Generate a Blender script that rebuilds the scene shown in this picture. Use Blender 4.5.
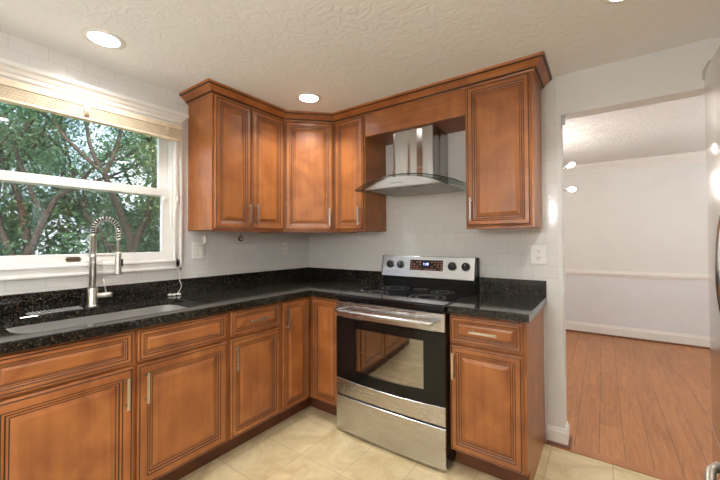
import bpy, bmesh, math, random
from mathutils import Vector, Matrix, Euler
random.seed(7)
PI = math.pi
SC = bpy.context.scene
COL = SC.collection
for o in list(bpy.data.objects): bpy.data.objects.remove(o)

# ------------------------------------------------------------------ camera
YAW, PITCH, ROLL = 35.4067, 0.9928, -0.2253
def cam_matrix():
    y, t, r = (math.radians(a) for a in (YAW, PITCH, ROLL))
    fw = Vector((-math.sin(y)*math.cos(t), math.cos(y)*math.cos(t), math.sin(t)))
    rt = Vector((math.cos(y), math.sin(y), 0)); up = rt.cross(fw)
    rt2 = rt*math.cos(r)+up*math.sin(r); up2 = up*math.cos(r)-rt*math.sin(r)
    m = Matrix((rt2, up2, -fw)).transposed().to_4x4()
    m.translation = (2.4231, -2.4699, 1.2902)
    return m
cd = bpy.data.cameras.new('camera'); cam = bpy.data.objects.new('camera', cd); COL.objects.link(cam)
cam.matrix_world = cam_matrix()
cd.sensor_width = 36; cd.lens = 337.72/720*36; cd.clip_start = 0.02
cd.shift_x = -2.52/720; cd.shift_y = -4.9/720
SC.camera = cam
# ------------------------------------------------------------------ world, sun, exposure
W = bpy.data.worlds.new('sky'); SC.world = W; W.use_nodes = True
nt = W.node_tree; nt.nodes.clear()
wo = nt.nodes.new('ShaderNodeOutputWorld'); bg = nt.nodes.new('ShaderNodeBackground')
tc = nt.nodes.new('ShaderNodeTexCoord'); nz = nt.nodes.new('ShaderNodeTexNoise'); cr = nt.nodes.new('ShaderNodeValToRGB')
nz.inputs['Scale'].default_value = 3.5; nz.inputs['Detail'].default_value = 5
cr.color_ramp.elements[0].position = .42; cr.color_ramp.elements[0].color = (.52, .68, .98, 1)
cr.color_ramp.elements[1].position = .62; cr.color_ramp.elements[1].color = (.92, .96, 1, 1)
nt.links.new(tc.outputs['Generated'], nz.inputs['Vector']); nt.links.new(nz.outputs['Fac'], cr.inputs['Fac'])
nt.links.new(cr.outputs['Color'], bg.inputs['Color']); nt.links.new(bg.outputs['Background'], wo.inputs['Surface'])
bg.inputs['Strength'].default_value = 1.0
sl = bpy.data.lights.new('sun', 'SUN'); sun = bpy.data.objects.new('sun', sl); COL.objects.link(sun)
sl.energy = 1.9; sl.angle = math.radians(3); sl.color = (1, .95, .86)
sun.rotation_euler = Vector((-.75, .25, -.9)).to_track_quat('-Z', 'Y').to_euler()
CAN_WATT = 2.9; CAN_COLOR = (1, .985, .965); CAN_GLOW = 6.0
GLOBE_WATT = 270.0
DINING_WATT = 26.0
VS = SC.view_settings
VS.view_transform = 'Standard'; VS.look = 'None'; VS.gamma = 1; VS.use_curve_mapping = False
VS.exposure = 1.27

# ------------------------------------------------------------------ materials
MAT = {}
def new_mat(name):
    m = bpy.data.materials.new(name); m.use_nodes = True; MAT[name] = m
    t = m.node_tree; return m, t, t.nodes['Principled BSDF']
def N(t, kind, **kw):
    n = t.nodes.new('ShaderNode'+kind)
    for k, v in kw.items():
        if k in n.inputs: n.inputs[k].default_value = v
        else: setattr(n, k, v)
    return n
def simple(name, col, rough=.5, metal=0, bump=0, bscale=200, var=0.04, vscale=8, coat=0, spec=None):
    m, t, b = new_mat(name)
    tcn = N(t, 'TexCoord'); n = N(t, 'TexNoise', Scale=vscale, Detail=3)
    t.links.new(tcn.outputs['Object'], n.inputs['Vector'])
    r = N(t, 'ValToRGB')
    r.color_ramp.elements[0].position = .3; r.color_ramp.elements[1].position = .7
    r.color_ramp.elements[0].color = tuple(c*(1-var) for c in col)+(1,)
    r.color_ramp.elements[1].color = tuple(min(1, c*(1+var)) for c in col)+(1,)
    t.links.new(n.outputs['Fac'], r.inputs['Fac']); t.links.new(r.outputs['Color'], b.inputs['Base Color'])
    b.inputs['Roughness'].default_value = rough; b.inputs['Metallic'].default_value = metal
    if coat: b.inputs['Coat Weight'].default_value = coat; b.inputs['Coat Roughness'].default_value = .15
    if spec is not None: b.inputs['Specular IOR Level'].default_value = spec
    if bump:
        n2 = N(t, 'TexNoise', Scale=bscale, Detail=2); bp_ = N(t, 'Bump', Strength=bump, Distance=.002)
        t.links.new(tcn.outputs['Object'], n2.inputs['Vector']); t.links.new(n2.outputs['Fac'], bp_.inputs['Height'])
        t.links.new(bp_.outputs['Normal'], b.inputs['Normal'])
    return m
def wood(name, dark, light, axis='Z', rough=.32, coat=.35):
    m, t, b = new_mat(name)
    tcn = N(t, 'TexCoord'); mp = N(t, 'Mapping')
    s = {'Z': (22, 22, 1.3), 'X': (1.3, 22, 22)}[axis]
    mp.inputs['Scale'].default_value = s
    g = N(t, 'TexNoise', Scale=1.6, Detail=5, Distortion=.6); bl = N(t, 'TexNoise', Scale=5, Detail=4, Distortion=.8)
    t.links.new(tcn.outputs['Object'], mp.inputs['Vector']); t.links.new(mp.outputs['Vector'], g.inputs['Vector'])
    t.links.new(tcn.outputs['Object'], bl.inputs['Vector'])
    mx = N(t, 'Math', operation='MULTIPLY_ADD'); mx.inputs[1].default_value = .28
    m2 = N(t, 'Math', operation='MULTIPLY'); m2.inputs[1].default_value = .72
    t.links.new(bl.outputs['Fac'], m2.inputs[0]); t.links.new(g.outputs['Fac'], mx.inputs[0]); t.links.new(m2.outputs[0], mx.inputs[2])
    r = N(t, 'ValToRGB'); e = r.color_ramp.elements
    e[0].position = .30; e[0].color = dark+(1,); e[1].position = .68; e[1].color = light+(1,)
    t.links.new(mx.outputs[0], r.inputs['Fac']); t.links.new(r.outputs['Color'], b.inputs['Base Color'])
    b.inputs['Roughness'].default_value = rough; b.inputs['Coat Weight'].default_value = coat; b.inputs['Coat Roughness'].default_value = .22
    return m
wood('maple', (.235, .070, .018), (.45, .165, .045), 'Z', .36, .18)
wood('maple_flat', (.235, .070, .018), (.45, .165, .045), 'X', .36, .18)
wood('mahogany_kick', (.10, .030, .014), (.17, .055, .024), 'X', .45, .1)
wood('cabinet_inside', (.20, .060, .022), (.30, .10, .035), 'Z', .5, .1)
simple('glaze', (.050, .016, .007), .45)
simple('white_paint', (.80, .78, .74), .38, var=.02)
simple('wall_paint', (.74, .73, .70), .55, var=.015, bump=.1, bscale=300)
simple('wainscot_paint', (.74, .75, .76), .5, var=.015)
simple('white_plastic', (.82, .80, .75), .35, var=.01)
simple('plate_gap', (.30, .29, .27), .6)
simple('dark_plastic', (.02, .02, .022), .4)
simple('black_enamel', (.006, .006, .007), .12, spec=.35)
simple('cooktop_glass', (.006, .006, .007), .07, vscale=3, spec=.4)
simple('burner_mark', (.12, .12, .12), .3)
simple('burner_zone', (.028, .028, .03), .15)
simple('gray_metal', (.42, .41, .39), .35, metal=1)
simple('nickel', (.62, .58, .52), .28, metal=1)
simple('chrome', (.75, .75, .75), .08, metal=1)
simple('shoe_wood', (.17, .065, .028), .4)
simple('blind_slat', (.72, .60, .44), .5, var=.10, vscale=14)
simple('blind_tape', (.66, .54, .38), .8, var=.15, vscale=60)
simple('cord', (.80, .78, .73), .7)
simple('bark', (.11, .075, .055), .9, var=.35, vscale=9, bump=.6, bscale=18)
simple('bronze', (.16, .12, .085), .35, metal=.8)
simple('rubber', (.02, .02, .02), .7)
simple('mat_grey', (.26, .25, .24), .8, var=.05)
def stainless(name, stretch, rough=.27, col=(.55, .555, .56), amt=.03, wav=False):
    m, t, b = new_mat(name)
    tcn = N(t, 'TexCoord'); mp = N(t, 'Mapping'); mp.inputs['Scale'].default_value = stretch
    n = N(t, 'TexNoise', Scale=1, Detail=4)
    t.links.new(tcn.outputs['Object'], mp.inputs['Vector']); t.links.new(mp.outputs['Vector'], n.inputs['Vector'])
    mr = N(t, 'MapRange'); mr.inputs['To Min'].default_value = rough-amt*.5; mr.inputs['To Max'].default_value = rough+amt*.5
    t.links.new(n.outputs['Fac'], mr.inputs['Value']); t.links.new(mr.outputs['Result'], b.inputs['Roughness'])
    b.inputs['Base Color'].default_value = col+(1,); b.inputs['Metallic'].default_value = 1
    n3 = N(t, 'TexNoise', Scale=1, Detail=1); mp3 = N(t, 'Mapping'); mp3.inputs['Scale'].default_value = ((9, 9, .12) if wav else (4.5, 4.5, .1))
    t.links.new(tcn.outputs['Object'], mp3.inputs['Vector']); t.links.new(mp3.outputs['Vector'], n3.inputs['Vector'])
    bp_ = N(t, 'Bump', Strength=1 if wav else .25, Distance=.05 if wav else .012); t.links.new(n3.outputs['Fac'], bp_.inputs['Height']); t.links.new(bp_.outputs['Normal'], b.inputs['Normal'])
    return m
stainless('steel_h', (3, 400, 400))           # brushed along x
stainless('steel_v', (400, 400, 3), .20, (.46, .45, .435), wav=True)      # brushed along z
stainless('steel_sink', (400, 6, 6), .30, (.72, .71, .69))
stainless('steel_fridge', (400, 3, 400), .16, (.66, .645, .62))
def tile_mat(name, horiz, off_u):
    m, t, b = new_mat(name)
    tcn = N(t, 'TexCoord'); sp = N(t, 'SeparateXYZ'); cb = N(t, 'CombineXYZ'); mp = N(t, 'Mapping')
    t.links.new(tcn.outputs['Object'], sp.inputs['Vector'])
    t.links.new(sp.outputs[horiz], cb.inputs['X']); t.links.new(sp.outputs['Z'], cb.inputs['Y'])
    t.links.new(cb.outputs['Vector'], mp.inputs['Vector']); mp.inputs['Location'].default_value = (off_u, -1.0448+.762, 0)
    br = N(t, 'TexBrick', offset=.5, offset_frequency=2, squash=1)
    br.inputs['Scale'].default_value = 1; br.inputs['Brick Width'].default_value = .1524; br.inputs['Row Height'].default_value = .0762
    br.inputs['Mortar Size'].default_value = .0012; br.inputs['Mortar Smooth'].default_value = .4
    br.inputs['Color1'].default_value = (.715, .695, .66, 1); br.inputs['Color2'].default_value = (.745, .725, .69, 1)
    br.inputs['Mortar'].default_value = (.56, .55, .53, 1)
    t.links.new(mp.outputs['Vector'], br.inputs['Vector']); t.links.new(br.outputs['Color'], b.inputs['Base Color'])
    b.inputs['Roughness'].default_value = .16; b.inputs['Specular IOR Level'].default_value = .45
    bp_ = N(t, 'Bump', Strength=.35, Distance=.0012, invert=True); t.links.new(br.outputs['Fac'], bp_.inputs['Height'])
    n = N(t, 'TexNoise', Scale=11, Detail=1); b2 = N(t, 'Bump', Strength=.10, Distance=.004)
    t.links.new(tcn.outputs['Object'], n.inputs['Vector']); t.links.new(n.outputs['Fac'], b2.inputs['Height'])
    t.links.new(bp_.outputs['Normal'], b2.inputs['Normal']); t.links.new(b2.outputs['Normal'], b.inputs['Normal'])
tile_mat('subway_left', 'Y', 2.054+.762)
tile_mat('subway_back', 'X', .01)
def floor_tile():
    m, t, b = new_mat('floor_tile')
    tcn = N(t, 'TexCoord'); mp = N(t, 'Mapping'); mp.inputs['Location'].default_value = (-.611+3.07, 1.005+3.1, 0)
    t.links.new(tcn.outputs['Object'], mp.inputs['Vector'])
    br = N(t, 'TexBrick', offset=0, squash=1)
    br.inputs['Scale'].default_value = 1; br.inputs['Brick Width'].default_value = .307; br.inputs['Row Height'].default_value = .310
    br.inputs['Mortar Size'].default_value = .0022; br.inputs['Mortar Smooth'].default_value = .3; br.inputs['Bias'].default_value = 0
    br.inputs['Color1'].default_value = (.60, .60, .60, 1); br.inputs['Color2'].default_value = (.40, .40, .40, 1); br.inputs['Mortar'].default_value = (.5, .5, .5, 1)
    t.links.new(mp.outputs['Vector'], br.inputs['Vector'])
    n1 = N(t, 'TexNoise', Scale=5, Detail=6, Roughness=.62, Distortion=1.2)
    t.links.new(tcn.outputs['Object'], n1.inputs['Vector'])
    ad = N(t, 'Math', operation='MULTIPLY_ADD'); ad.inputs[1].default_value = .22
    sb = N(t, 'Math', operation='SUBTRACT'); sb.inputs[1].default_value = .11
    t.links.new(br.outputs['Color'], ad.inputs[0]); t.links.new(n1.outputs['Fac'], sb.inputs[0]); t.links.new(sb.outputs[0], ad.inputs[2])
    r = N(t, 'ValToRGB'); e = r.color_ramp.elements
    e[0].position = .3; e[0].color = (.48, .355, .18, 1); e[1].position = .70; e[1].color = (.70, .585, .36, 1)
    t.links.new(ad.outputs[0], r.inputs['Fac'])
    mx = N(t, 'MixRGB'); mx.inputs['Color2'].default_value = (.40, .30, .17, 1)
    t.links.new(br.outputs['Fac'], mx.inputs['Fac']); t.links.new(r.outputs['Color'], mx.inputs['Color1']); t.links.new(mx.outputs['Color'], b.inputs['Base Color'])
    b.inputs['Roughness'].default_value = .28
    bp_ = N(t, 'Bump', Strength=.4, Distance=.002, invert=True); t.links.new(br.outputs['Fac'], bp_.inputs['Height']); t.links.new(bp_.outputs['Normal'], b.inputs['Normal'])
floor_tile()
def floor_wood():
    m, t, b = new_mat('floor_wood')
    tcn = N(t, 'TexCoord'); sp = N(t, 'SeparateXYZ'); cb = N(t, 'CombineXYZ'); mp = N(t, 'Mapping')
    t.links.new(tcn.outputs['Object'], sp.inputs['Vector']); t.links.new(sp.outputs['Y'], cb.inputs['X']); t.links.new(sp.outputs['X'], cb.inputs['Y'])
    t.links.new(cb.outputs['Vector'], mp.inputs['Vector']); mp.inputs['Location'].default_value = (3, -2.516+2.54, 0)
    br = N(t, 'TexBrick', offset=.37, offset_frequency=2, squash=1)
    br.inputs['Scale'].default_value = 1; br.inputs['Brick Width'].default_value = 1.15; br.inputs['Row Height'].default_value = .127
    br.inputs['Mortar Size'].default_value = .0013; br.inputs['Mortar Smooth'].default_value = .2
    br.inputs['Color1'].default_value = (.1, .1, .1, 1); br.inputs['Color2'].default_value = (.9, .9, .9, 1)
    t.links.new(mp.outputs['Vector'], br.inputs['Vector'])
    m2 = N(t, 'Mapping'); m2.inputs['Scale'].default_value = (16, 1.4, 1); t.links.new(tcn.outputs['Object'], m2.inputs['Vector'])
    g = N(t, 'TexNoise', Scale=2, Detail=6, Distortion=1.5); t.links.new(m2.outputs['Vector'], g.inputs['Vector'])
    ad = N(t, 'Math', operation='MULTIPLY_ADD'); ad.inputs[1].default_value = .22
    t.links.new(br.outputs['Color'], ad.inputs[0]); t.links.new(g.outputs['Fac'], ad.inputs[2])
    r = N(t, 'ValToRGB'); e = r.color_ramp.elements
    e[0].position = .35; e[0].color = (.31, .115, .036, 1); e[1].position = .85; e[1].color = (.50, .215, .080, 1)
    t.links.new(ad.outputs[0], r.inputs['Fac'])
    mx = N(t, 'MixRGB'); mx.inputs['Color2'].default_value = (.045, .016, .008, 1)
    t.links.new(br.outputs['Fac'], mx.inputs['Fac']); t.links.new(r.outputs['Color'], mx.inputs['Color1']); t.links.new(mx.outputs['Color'], b.inputs['Base Color'])
    b.inputs['Roughness'].default_value = .36
floor_wood()
def granite():
    m, t, b = new_mat('granite')
    tcn = N(t, 'TexCoord')
    n1 = N(t, 'TexNoise', Scale=110, Detail=4, Roughness=.7); n2 = N(t, 'TexVoronoi', Scale=230)
    t.links.new(tcn.outputs['Object'], n1.inputs['Vector']); t.links.new(tcn.outputs['Object'], n2.inputs['Vector'])
    r1 = N(t, 'ValToRGB'); e = r1.color_ramp.elements
    e[0].position = .50; e[0].color = (.005, .005, .005, 1); e[1].position = .80; e[1].color = (.10, .072, .040, 1)
    t.links.new(n1.outputs['Fac'], r1.inputs['Fac'])
    sp = N(t, 'SeparateColor'); t.links.new(n2.outputs['Color'], sp.inputs['Color'])
    r2 = N(t, 'ValToRGB'); e = r2.color_ramp.elements
    e[0].position = .93; e[0].color = (0, 0, 0, 1); e[1].position = .97; e[1].color = (.75, .75, .75, 1)
    t.links.new(sp.outputs['Red'], r2.inputs['Fac'])
    mx = N(t, 'MixRGB'); mx.inputs['Color2'].default_value = (.13, .115, .085, 1)
    t.links.new(r2.outputs['Color'], mx.inputs['Fac']); t.links.new(r1.outputs['Color'], mx.inputs['Color1']); t.links.new(mx.outputs['Color'], b.inputs['Base Color'])
    b.inputs['Roughness'].default_value = .08; b.inputs['Specular IOR Level'].default_value = .5
granite()
def plaster(name, col, s1, strength, dist, thr=(.45, .62)):
    m, t, b = new_mat(name)
    tcn = N(t, 'TexCoord'); n0 = N(t, 'TexNoise', Scale=6, Detail=2); 
    t.links.new(tcn.outputs['Object'], n0.inputs['Vector'])
    n = N(t, 'TexNoise', Scale=s1, Detail=3, Distortion=2.6); t.links.new(tcn.outputs['Object'], n.inputs['Vector'])
    r = N(t, 'ValToRGB'); r.color_ramp.elements[0].position = thr[0]; r.color_ramp.elements[1].position = thr[1]
    t.links.new(n.outputs['Fac'], r.inputs['Fac'])
    bp_ = N(t, 'Bump', Strength=strength, Distance=dist); t.links.new(r.outputs['Color'], bp_.inputs['Height']); t.links.new(bp_.outputs['Normal'], b.inputs['Normal'])
    b.inputs['Base Color'].default_value = col+(1,); b.inputs['Roughness'].default_value = .75
plaster('ceiling_plaster', (.885, .895, .90), 10, .30, .004, (.44, .56))
plaster('dining_plaster', (.90, .885, .86), 26, .9, .008)
def emit(name, col, s):
    m, t, b = new_mat(name)
    b.inputs['Base Color'].default_value = (.9, .9, .9, 1)
    b.inputs['Emission Color'].default_value = col+(1,); b.inputs['Emission Strength'].default_value = s
emit('lamp_glow', CAN_COLOR, CAN_GLOW); emit('bulb_glow', (1, .93, .82), 14); emit('globe_glass', (1, .95, .88), 3); emit('led_blue', (.30, .36, 1), 2.2); emit('led_orange', (1, .35, .12), .12); MAT['led_orange'].node_tree.nodes['Principled BSDF'].inputs['Base Color'].default_value = (.3, .12, .06, 1)
def pane_mat(name, tint, ior, extra):
    m, t, b = new_mat(name); t.nodes.remove(b); out = t.nodes['Material Output']
    tr = N(t, 'BsdfTransparent'); tr.inputs['Color'].default_value = tint+(1,)
    gl = N(t, 'BsdfGlossy'); gl.inputs['Roughness'].default_value = .02; gl.inputs['Color'].default_value = (1, 1, 1, 1)
    lw = N(t, 'LayerWeight', Blend=.5); f = N(t, 'Math', operation='POWER'); f.inputs[1].default_value = 4.5; t.links.new(lw.outputs['Facing'], f.inputs[0])
    a = N(t, 'Math', operation='MULTIPLY_ADD', use_clamp=True); a.inputs[1].default_value = .8; a.inputs[2].default_value = .035+extra
    mx = N(t, 'MixShader'); t.links.new(f.outputs[0], a.inputs[0]); t.links.new(a.outputs[0], mx.inputs['Fac'])
    t.links.new(tr.outputs[0], mx.inputs[1]); t.links.new(gl.outputs[0], mx.inputs[2]); t.links.new(mx.outputs[0], out.inputs['Surface'])
pane_mat('window_glass', (.95, .97, .96), 1.45, .02)
pane_mat('hood_glass', (.80, .86, .84), 1.5, .05)
pane_mat('oven_glass', (.30, .27, .24), 1.6, .30)
def screen_mat():
    m, t, b = new_mat('insect_screen'); out = t.nodes['Material Output']
    b.inputs['Base Color'].default_value = (.06, .06, .06, 1); b.inputs['Roughness'].default_value = .7
    tr = N(t, 'BsdfTransparent'); mx = N(t, 'MixShader'); mx.inputs['Fac'].default_value = .14
    t.links.new(tr.outputs[0], mx.inputs[1]); t.links.new(b.outputs[0], mx.inputs[2]); t.links.new(mx.outputs[0], out.inputs['Surface'])
screen_mat()
def leaf_mat(name, c1, c2):
    m, t, b = new_mat(name); out = t.nodes['Material Output']
    g = N(t, 'NewGeometry'); r = N(t, 'ValToRGB'); r.color_ramp.elements[0].color = c1+(1,); r.color_ramp.elements[1].color = c2+(1,)
    t.links.new(g.outputs['Random Per Island'], r.inputs['Fac']); t.links.new(r.outputs['Color'], b.inputs['Base Color'])
    b.inputs['Roughness'].default_value = .5
    tl = N(t, 'BsdfTranslucent'); t.links.new(r.outputs['Color'], tl.inputs['Color'])
    mx = N(t, 'MixShader'); mx.inputs['Fac'].default_value = .4
    t.links.new(b.outputs[0], mx.inputs[1]); t.links.new(tl.outputs[0], mx.inputs[2]); t.links.new(mx.outputs[0], out.inputs['Surface'])
leaf_mat('leaf_green', (.08, .18, .09), (.27, .45, .22))
leaf_mat('leaf_olive', (.13, .20, .07), (.36, .42, .18))
simple('lawn', (.10, .16, .05), .9, var=.3, vscale=3)

# ------------------------------------------------------------------ mesh helpers
class MB:
    def __init__(s, M=None): s.bm = bmesh.new(); s.M = M
    def box(s, x0, x1, y0, y1, z0, z1, bev=0, mi=0, seg=2):
        r = bmesh.ops.create_cube(s.bm, size=1); vs = r['verts']
        for v in vs: v.co = Vector(((x0+x1)/2+v.co.x*(x1-x0), (y0+y1)/2+v.co.y*(y1-y0), (z0+z1)/2+v.co.z*(z1-z0)))
        fs = set(f for v in vs for f in v.link_faces)
        for f in fs: f.material_index = mi
        if bev:
            es = list(set(e for v in vs for e in v.link_edges))
            rr = bmesh.ops.bevel(s.bm, geom=es, offset=bev, segments=seg, affect='EDGES', profile=.5)
            for f in rr['faces']: f.material_index = mi
        return s
    def face(s, pts, mi=0, smooth=False):
        try: f = s.bm.faces.new([s.bm.verts.new(p) for p in pts])
        except ValueError: return
        f.material_index = mi; f.smooth = smooth
    def grid(s, rows, mi=0, smooth=True, closed_u=False, mif=None):
        V = [[s.bm.verts.new(p) for p in r] for r in rows]
        n = len(rows[0])
        for i in range(len(V)-1):
            for j in range(n if closed_u else n-1):
                k = (j+1) % n
                try: f = s.bm.faces.new((V[i][j], V[i][k], V[i+1][k], V[i+1][j]))
                except ValueError: continue
                f.smooth = smooth; f.material_index = mif(i, j) if mif else mi
        return V
    def cap(s, ring, mi=0):
        try: f = s.bm.faces.new(ring); f.material_index = mi
        except ValueError: pass
    def tube(s, pts, r, n=10, mi=0, caps=True):
        pts = [Vector(p) for p in pts]; rs = r if isinstance(r, (list, tuple)) else [r]*len(pts)
        rows = []; prev = None
        for i, p in enumerate(pts):
            d = (pts[min(i+1, len(pts)-1)]-pts[max(i-1, 0)]).normalized()
            if prev is None:
                a = Vector((0, 0, 1)) if abs(d.z) < .9 else Vector((1, 0, 0)); u = d.cross(a).normalized()
            else: u = (prev-d*prev.dot(d)).normalized()
            prev = u; w = d.cross(u)
            rows.append([p+(u*math.cos(2*PI*k/n)+w*math.sin(2*PI*k/n))*rs[i] for k in range(n)])
        V = s.grid(rows, mi, True, True)
        if caps: s.cap(list(reversed(V[0])), mi); s.cap(V[-1], mi)
        return s
    def lathe(s, prof, c, axis='Z', n=28, mi=0, smooth=True, mis=None):
        c = Vector(c); rows = []
        for r, h in prof:
            row = []
            for k in range(n):
                a = 2*PI*k/n; x, y = max(r, 1e-5)*math.cos(a), max(r, 1e-5)*math.sin(a)
                row.append(c+Vector({'Z': (x, y, h), 'Y': (x, -h, y), 'X': (h, x, y)}[axis]))
            rows.append(row)
        if prof[0][0] > .003 and prof[-1][0] > .003:
            s.grid(rows+[rows[0]], mi, smooth, True); return s
        V = s.grid(rows, mi, smooth, True, (lambda i, j: mis[i]) if mis else None)
        s.cap(V[-1], mis[-1] if mis else mi); s.cap(list(reversed(V[0])), mis[0] if mis else mi)
        return s
    def sweep(s, prof, path, mi=0, smooth=False, caps=True):      # prof (outward, z); path 2D, outward = right of travel
        P = [Vector(p) for p in path]; nn = []
        for i in range(len(P)-1):
            d = (P[i+1]-P[i]).normalized(); nn.append(Vector((d.y, -d.x)))
        rows = []
        for i, p in enumerate(P):
            if i == 0: m = nn[0]
            elif i == len(P)-1: m = nn[-1]
            else: m = (nn[i-1]+nn[i])/(1+nn[i-1].dot(nn[i]))
            rows.append([Vector((p.x+m.x*o, p.y+m.y*o, z)) for o, z in prof])
        V = s.grid(rows, mi, smooth, True)
        if caps: s.cap(V[0], mi); s.cap(list(reversed(V[-1])), mi)
        return s
    def prism(s, poly, z0, z1, mi=0, bev=0):
        a = [s.bm.verts.new((x, y, z0)) for x, y in poly]; b = [s.bm.verts.new((x, y, z1)) for x, y in poly]
        fs = [s.bm.faces.new(list(reversed(a))), s.bm.faces.new(b)]
        n = len(poly)
        for i in range(n): fs.append(s.bm.faces.new((a[i], a[(i+1) % n], b[(i+1) % n], b[i])))
        for f in fs: f.material_index = mi
        if bev:
            es = [e for e in fs[1].edges]
            bmesh.ops.bevel(s.bm, geom=es, offset=bev, segments=2, affect='EDGES', profile=.5)
        return s
    def build(s, name, mats, parent=None, fix=True, auto=None):
        if s.M is not None: s.bm.transform(s.M)
        if fix: bmesh.ops.recalc_face_normals(s.bm, faces=s.bm.faces)
        me = bpy.data.meshes.new(name); s.bm.to_mesh(me); s.bm.free()
        for m in ([mats] if isinstance(mats, str) else mats): me.materials.append(MAT[m])
        o = bpy.data.objects.new(name, me); COL.objects.link(o)
        if parent: o.parent = parent
        return o
def tag(o, label, cat, group=None):
    o['label'] = label; o['category'] = cat
    if group: o['group'] = group
    return o
def thing(name, label, cat, loc=(0, 0, 0), rz=0, group=None):
    o = bpy.data.objects.new(name, None); COL.objects.link(o); o.empty_display_size = .1
    o.location = loc; o.rotation_euler = (0, 0, rz); tag(o, label, cat, group); return o
def struct(o): o['kind'] = 'structure'; return o
def copy_tree(o, parent=None):
    c = o.copy(); COL.objects.link(c)
    if parent is not None: c.parent = parent
    for ch in list(o.children): copy_tree(ch, c)
    return c
T = Matrix.Translation
def text_part(name, txt, size, M, mat, parent, depth=.0004):
    cu = bpy.data.curves.new(name, 'FONT'); cu.body = txt; cu.size = size; cu.extrude = depth; cu.align_x = 'CENTER'; cu.align_y = 'CENTER'
    tmp = bpy.data.objects.new(name+'_t', cu); COL.objects.link(tmp)
    bpy.context.view_layer.update()
    me = bpy.data.meshes.new_from_object(tmp.evaluated_get(bpy.context.evaluated_depsgraph_get()))
    bpy.data.objects.remove(tmp); me.transform(M); me.materials.clear(); me.materials.append(MAT[mat])
    o = bpy.data.objects.new(name, me); COL.objects.link(o); o.parent = parent; return o

# ------------------------------------------------------------------ room shell
H = 2.337; OX0, OX1, OZ = 2.217, 3.12, 2.085      # opening to the dining room
WY0, WY1, WZ0, WZ1 = -2.395, -1.325, 1.165, 2.09   # window opening
YB = -4.3; XR = 3.46
b = MB(); b.box(0, XR, YB, -.04, -.06, 0); f = struct(b.build('floor', 'floor_tile'))
b = MB(); b.box(.2, 4.7, -.04, 3.17, -.06, 0.001); struct(b.build('floor_dining', 'floor_wood'))
b = MB(); b.box(OX0-.08, OX1, -.04, .03, .001, .004); struct(b.build('trim_1', 'floor_border' if 'floor_border' in MAT else 'shoe_floor' if 'shoe_floor' in MAT else 'maple_floor' if 'maple_floor' in MAT else wood('floor_border', (.29, .105, .034), (.45, .185, .070), 'X', .36, 0).name))
b = MB(); b.box(-.15, XR+.12, YB-.12, .12, H, H+.12); struct(b.build('ceiling', 'ceiling_plaster'))
b = MB(); b.box(.1, 4.8, .12, 3.3, H, H+.12); struct(b.build('ceiling_dining', 'dining_plaster'))
b = MB()
b.box(-.15, 0, YB, WY0, -.06, H); b.box(-.15, 0, WY1, .12, -.06, H); b.box(-.15, 0, WY0, WY1, -.06, WZ0); b.box(-.15, 0, WY0, WY1, WZ1, H)
struct(b.build('wall_left', 'subway_left'))
b = MB()
b.box(0, 2.192, 0, .12, -.06, H, mi=0)
b.box(2.192, OX0, .0, .12, -.06, H, mi=1); b.box(OX0, OX1, 0, .12, OZ, H, mi=1); b.box(OX1, XR+.12, 0, .12, -.06, H, mi=1)
b.box(2.125, 2.2, -.0015, 0.001, 0, 1.040, mi=1)
struct(b.build('wall_back', ['subway_back', 'wall_paint']))
b = MB(); b.box(XR, XR+.12, YB, 0, -.06, H); struct(b.build('wall_right', 'wall_paint'))
b = MB(); b.box(-.15, XR+.12, YB-.12, YB, -.06, H); struct(b.build('wall_rear', 'wall_paint'))
b = MB(); b.box(.08, .2, .12, 3.29, -.06, H); struct(b.build('wall_dining_left', 'wall_paint'))
b = MB(); b.box(4.7, 4.82, .12, 3.29, -.06, H); struct(b.build('wall_dining_right', 'wall_paint'))
b = MB(); b.box(XR+.12, 4.82, 0, .12, -.06, H); struct(b.build('wall_dining_near', 'wall_paint'))
b = MB(); b.box(.08, 4.82, 3.17, 3.29, .85, H, mi=0); b.box(.08, 4.82, 3.17, 3.29, -.06, .85, mi=1); struct(b.build('wall_dining_far', ['wall_paint', 'wainscot_paint']))
# dining trim
b = MB(); b.sweep([(0, .80), (.012, .80), (.014, .815), (.022, .825), (.024, .85), (.014, .862), (.016, .872), (0, .876)], [(.2, 3.17), (4.7, 3.17)]); struct(b.build('trim_2', 'white_paint'))
b = MB(); b.sweep([(0, 2.225), (.012, 2.225), (.018, 2.245), (.05, 2.29), (.075, 2.315), (.085, H), (0, H)], [(.2, 3.17), (4.7, 3.17)]); struct(b.build('trim_3', 'white_paint'))
b = MB(); b.sweep([(0, 0), (.016, 0), (.016, .11), (.009, .125), (.007, .138), (0, .14)], [(.2, 3.17), (4.7, 3.17)]); struct(b.build('baseboard_far', 'white_paint'))
b = MB(); b.sweep([(.016, 0), (.034, 0), (.033, .012), (.026, .020), (.016, .022)], [(.2, 3.17), (4.7, 3.17)]); struct(b.build('trim_4', 'shoe_wood'))
# baseboard on the stub of wall beside the end cabinet, wrapping the jamb
pth = [(2.118, 0), (OX0, 0), (OX0, .118)]
b = MB(); b.sweep([(0, 0), (.014, 0), (.014, .085), (.008, .098), (.006, .108), (0, .11)], pth); struct(b.build('baseboard_back', 'white_paint'))
b = MB(); b.sweep([(.014, 0.0), (.030, 0.0), (.029, .010), (.023, .018), (.014, .019)], pth); struct(b.build('trim_5', 'shoe_wood'))

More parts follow.
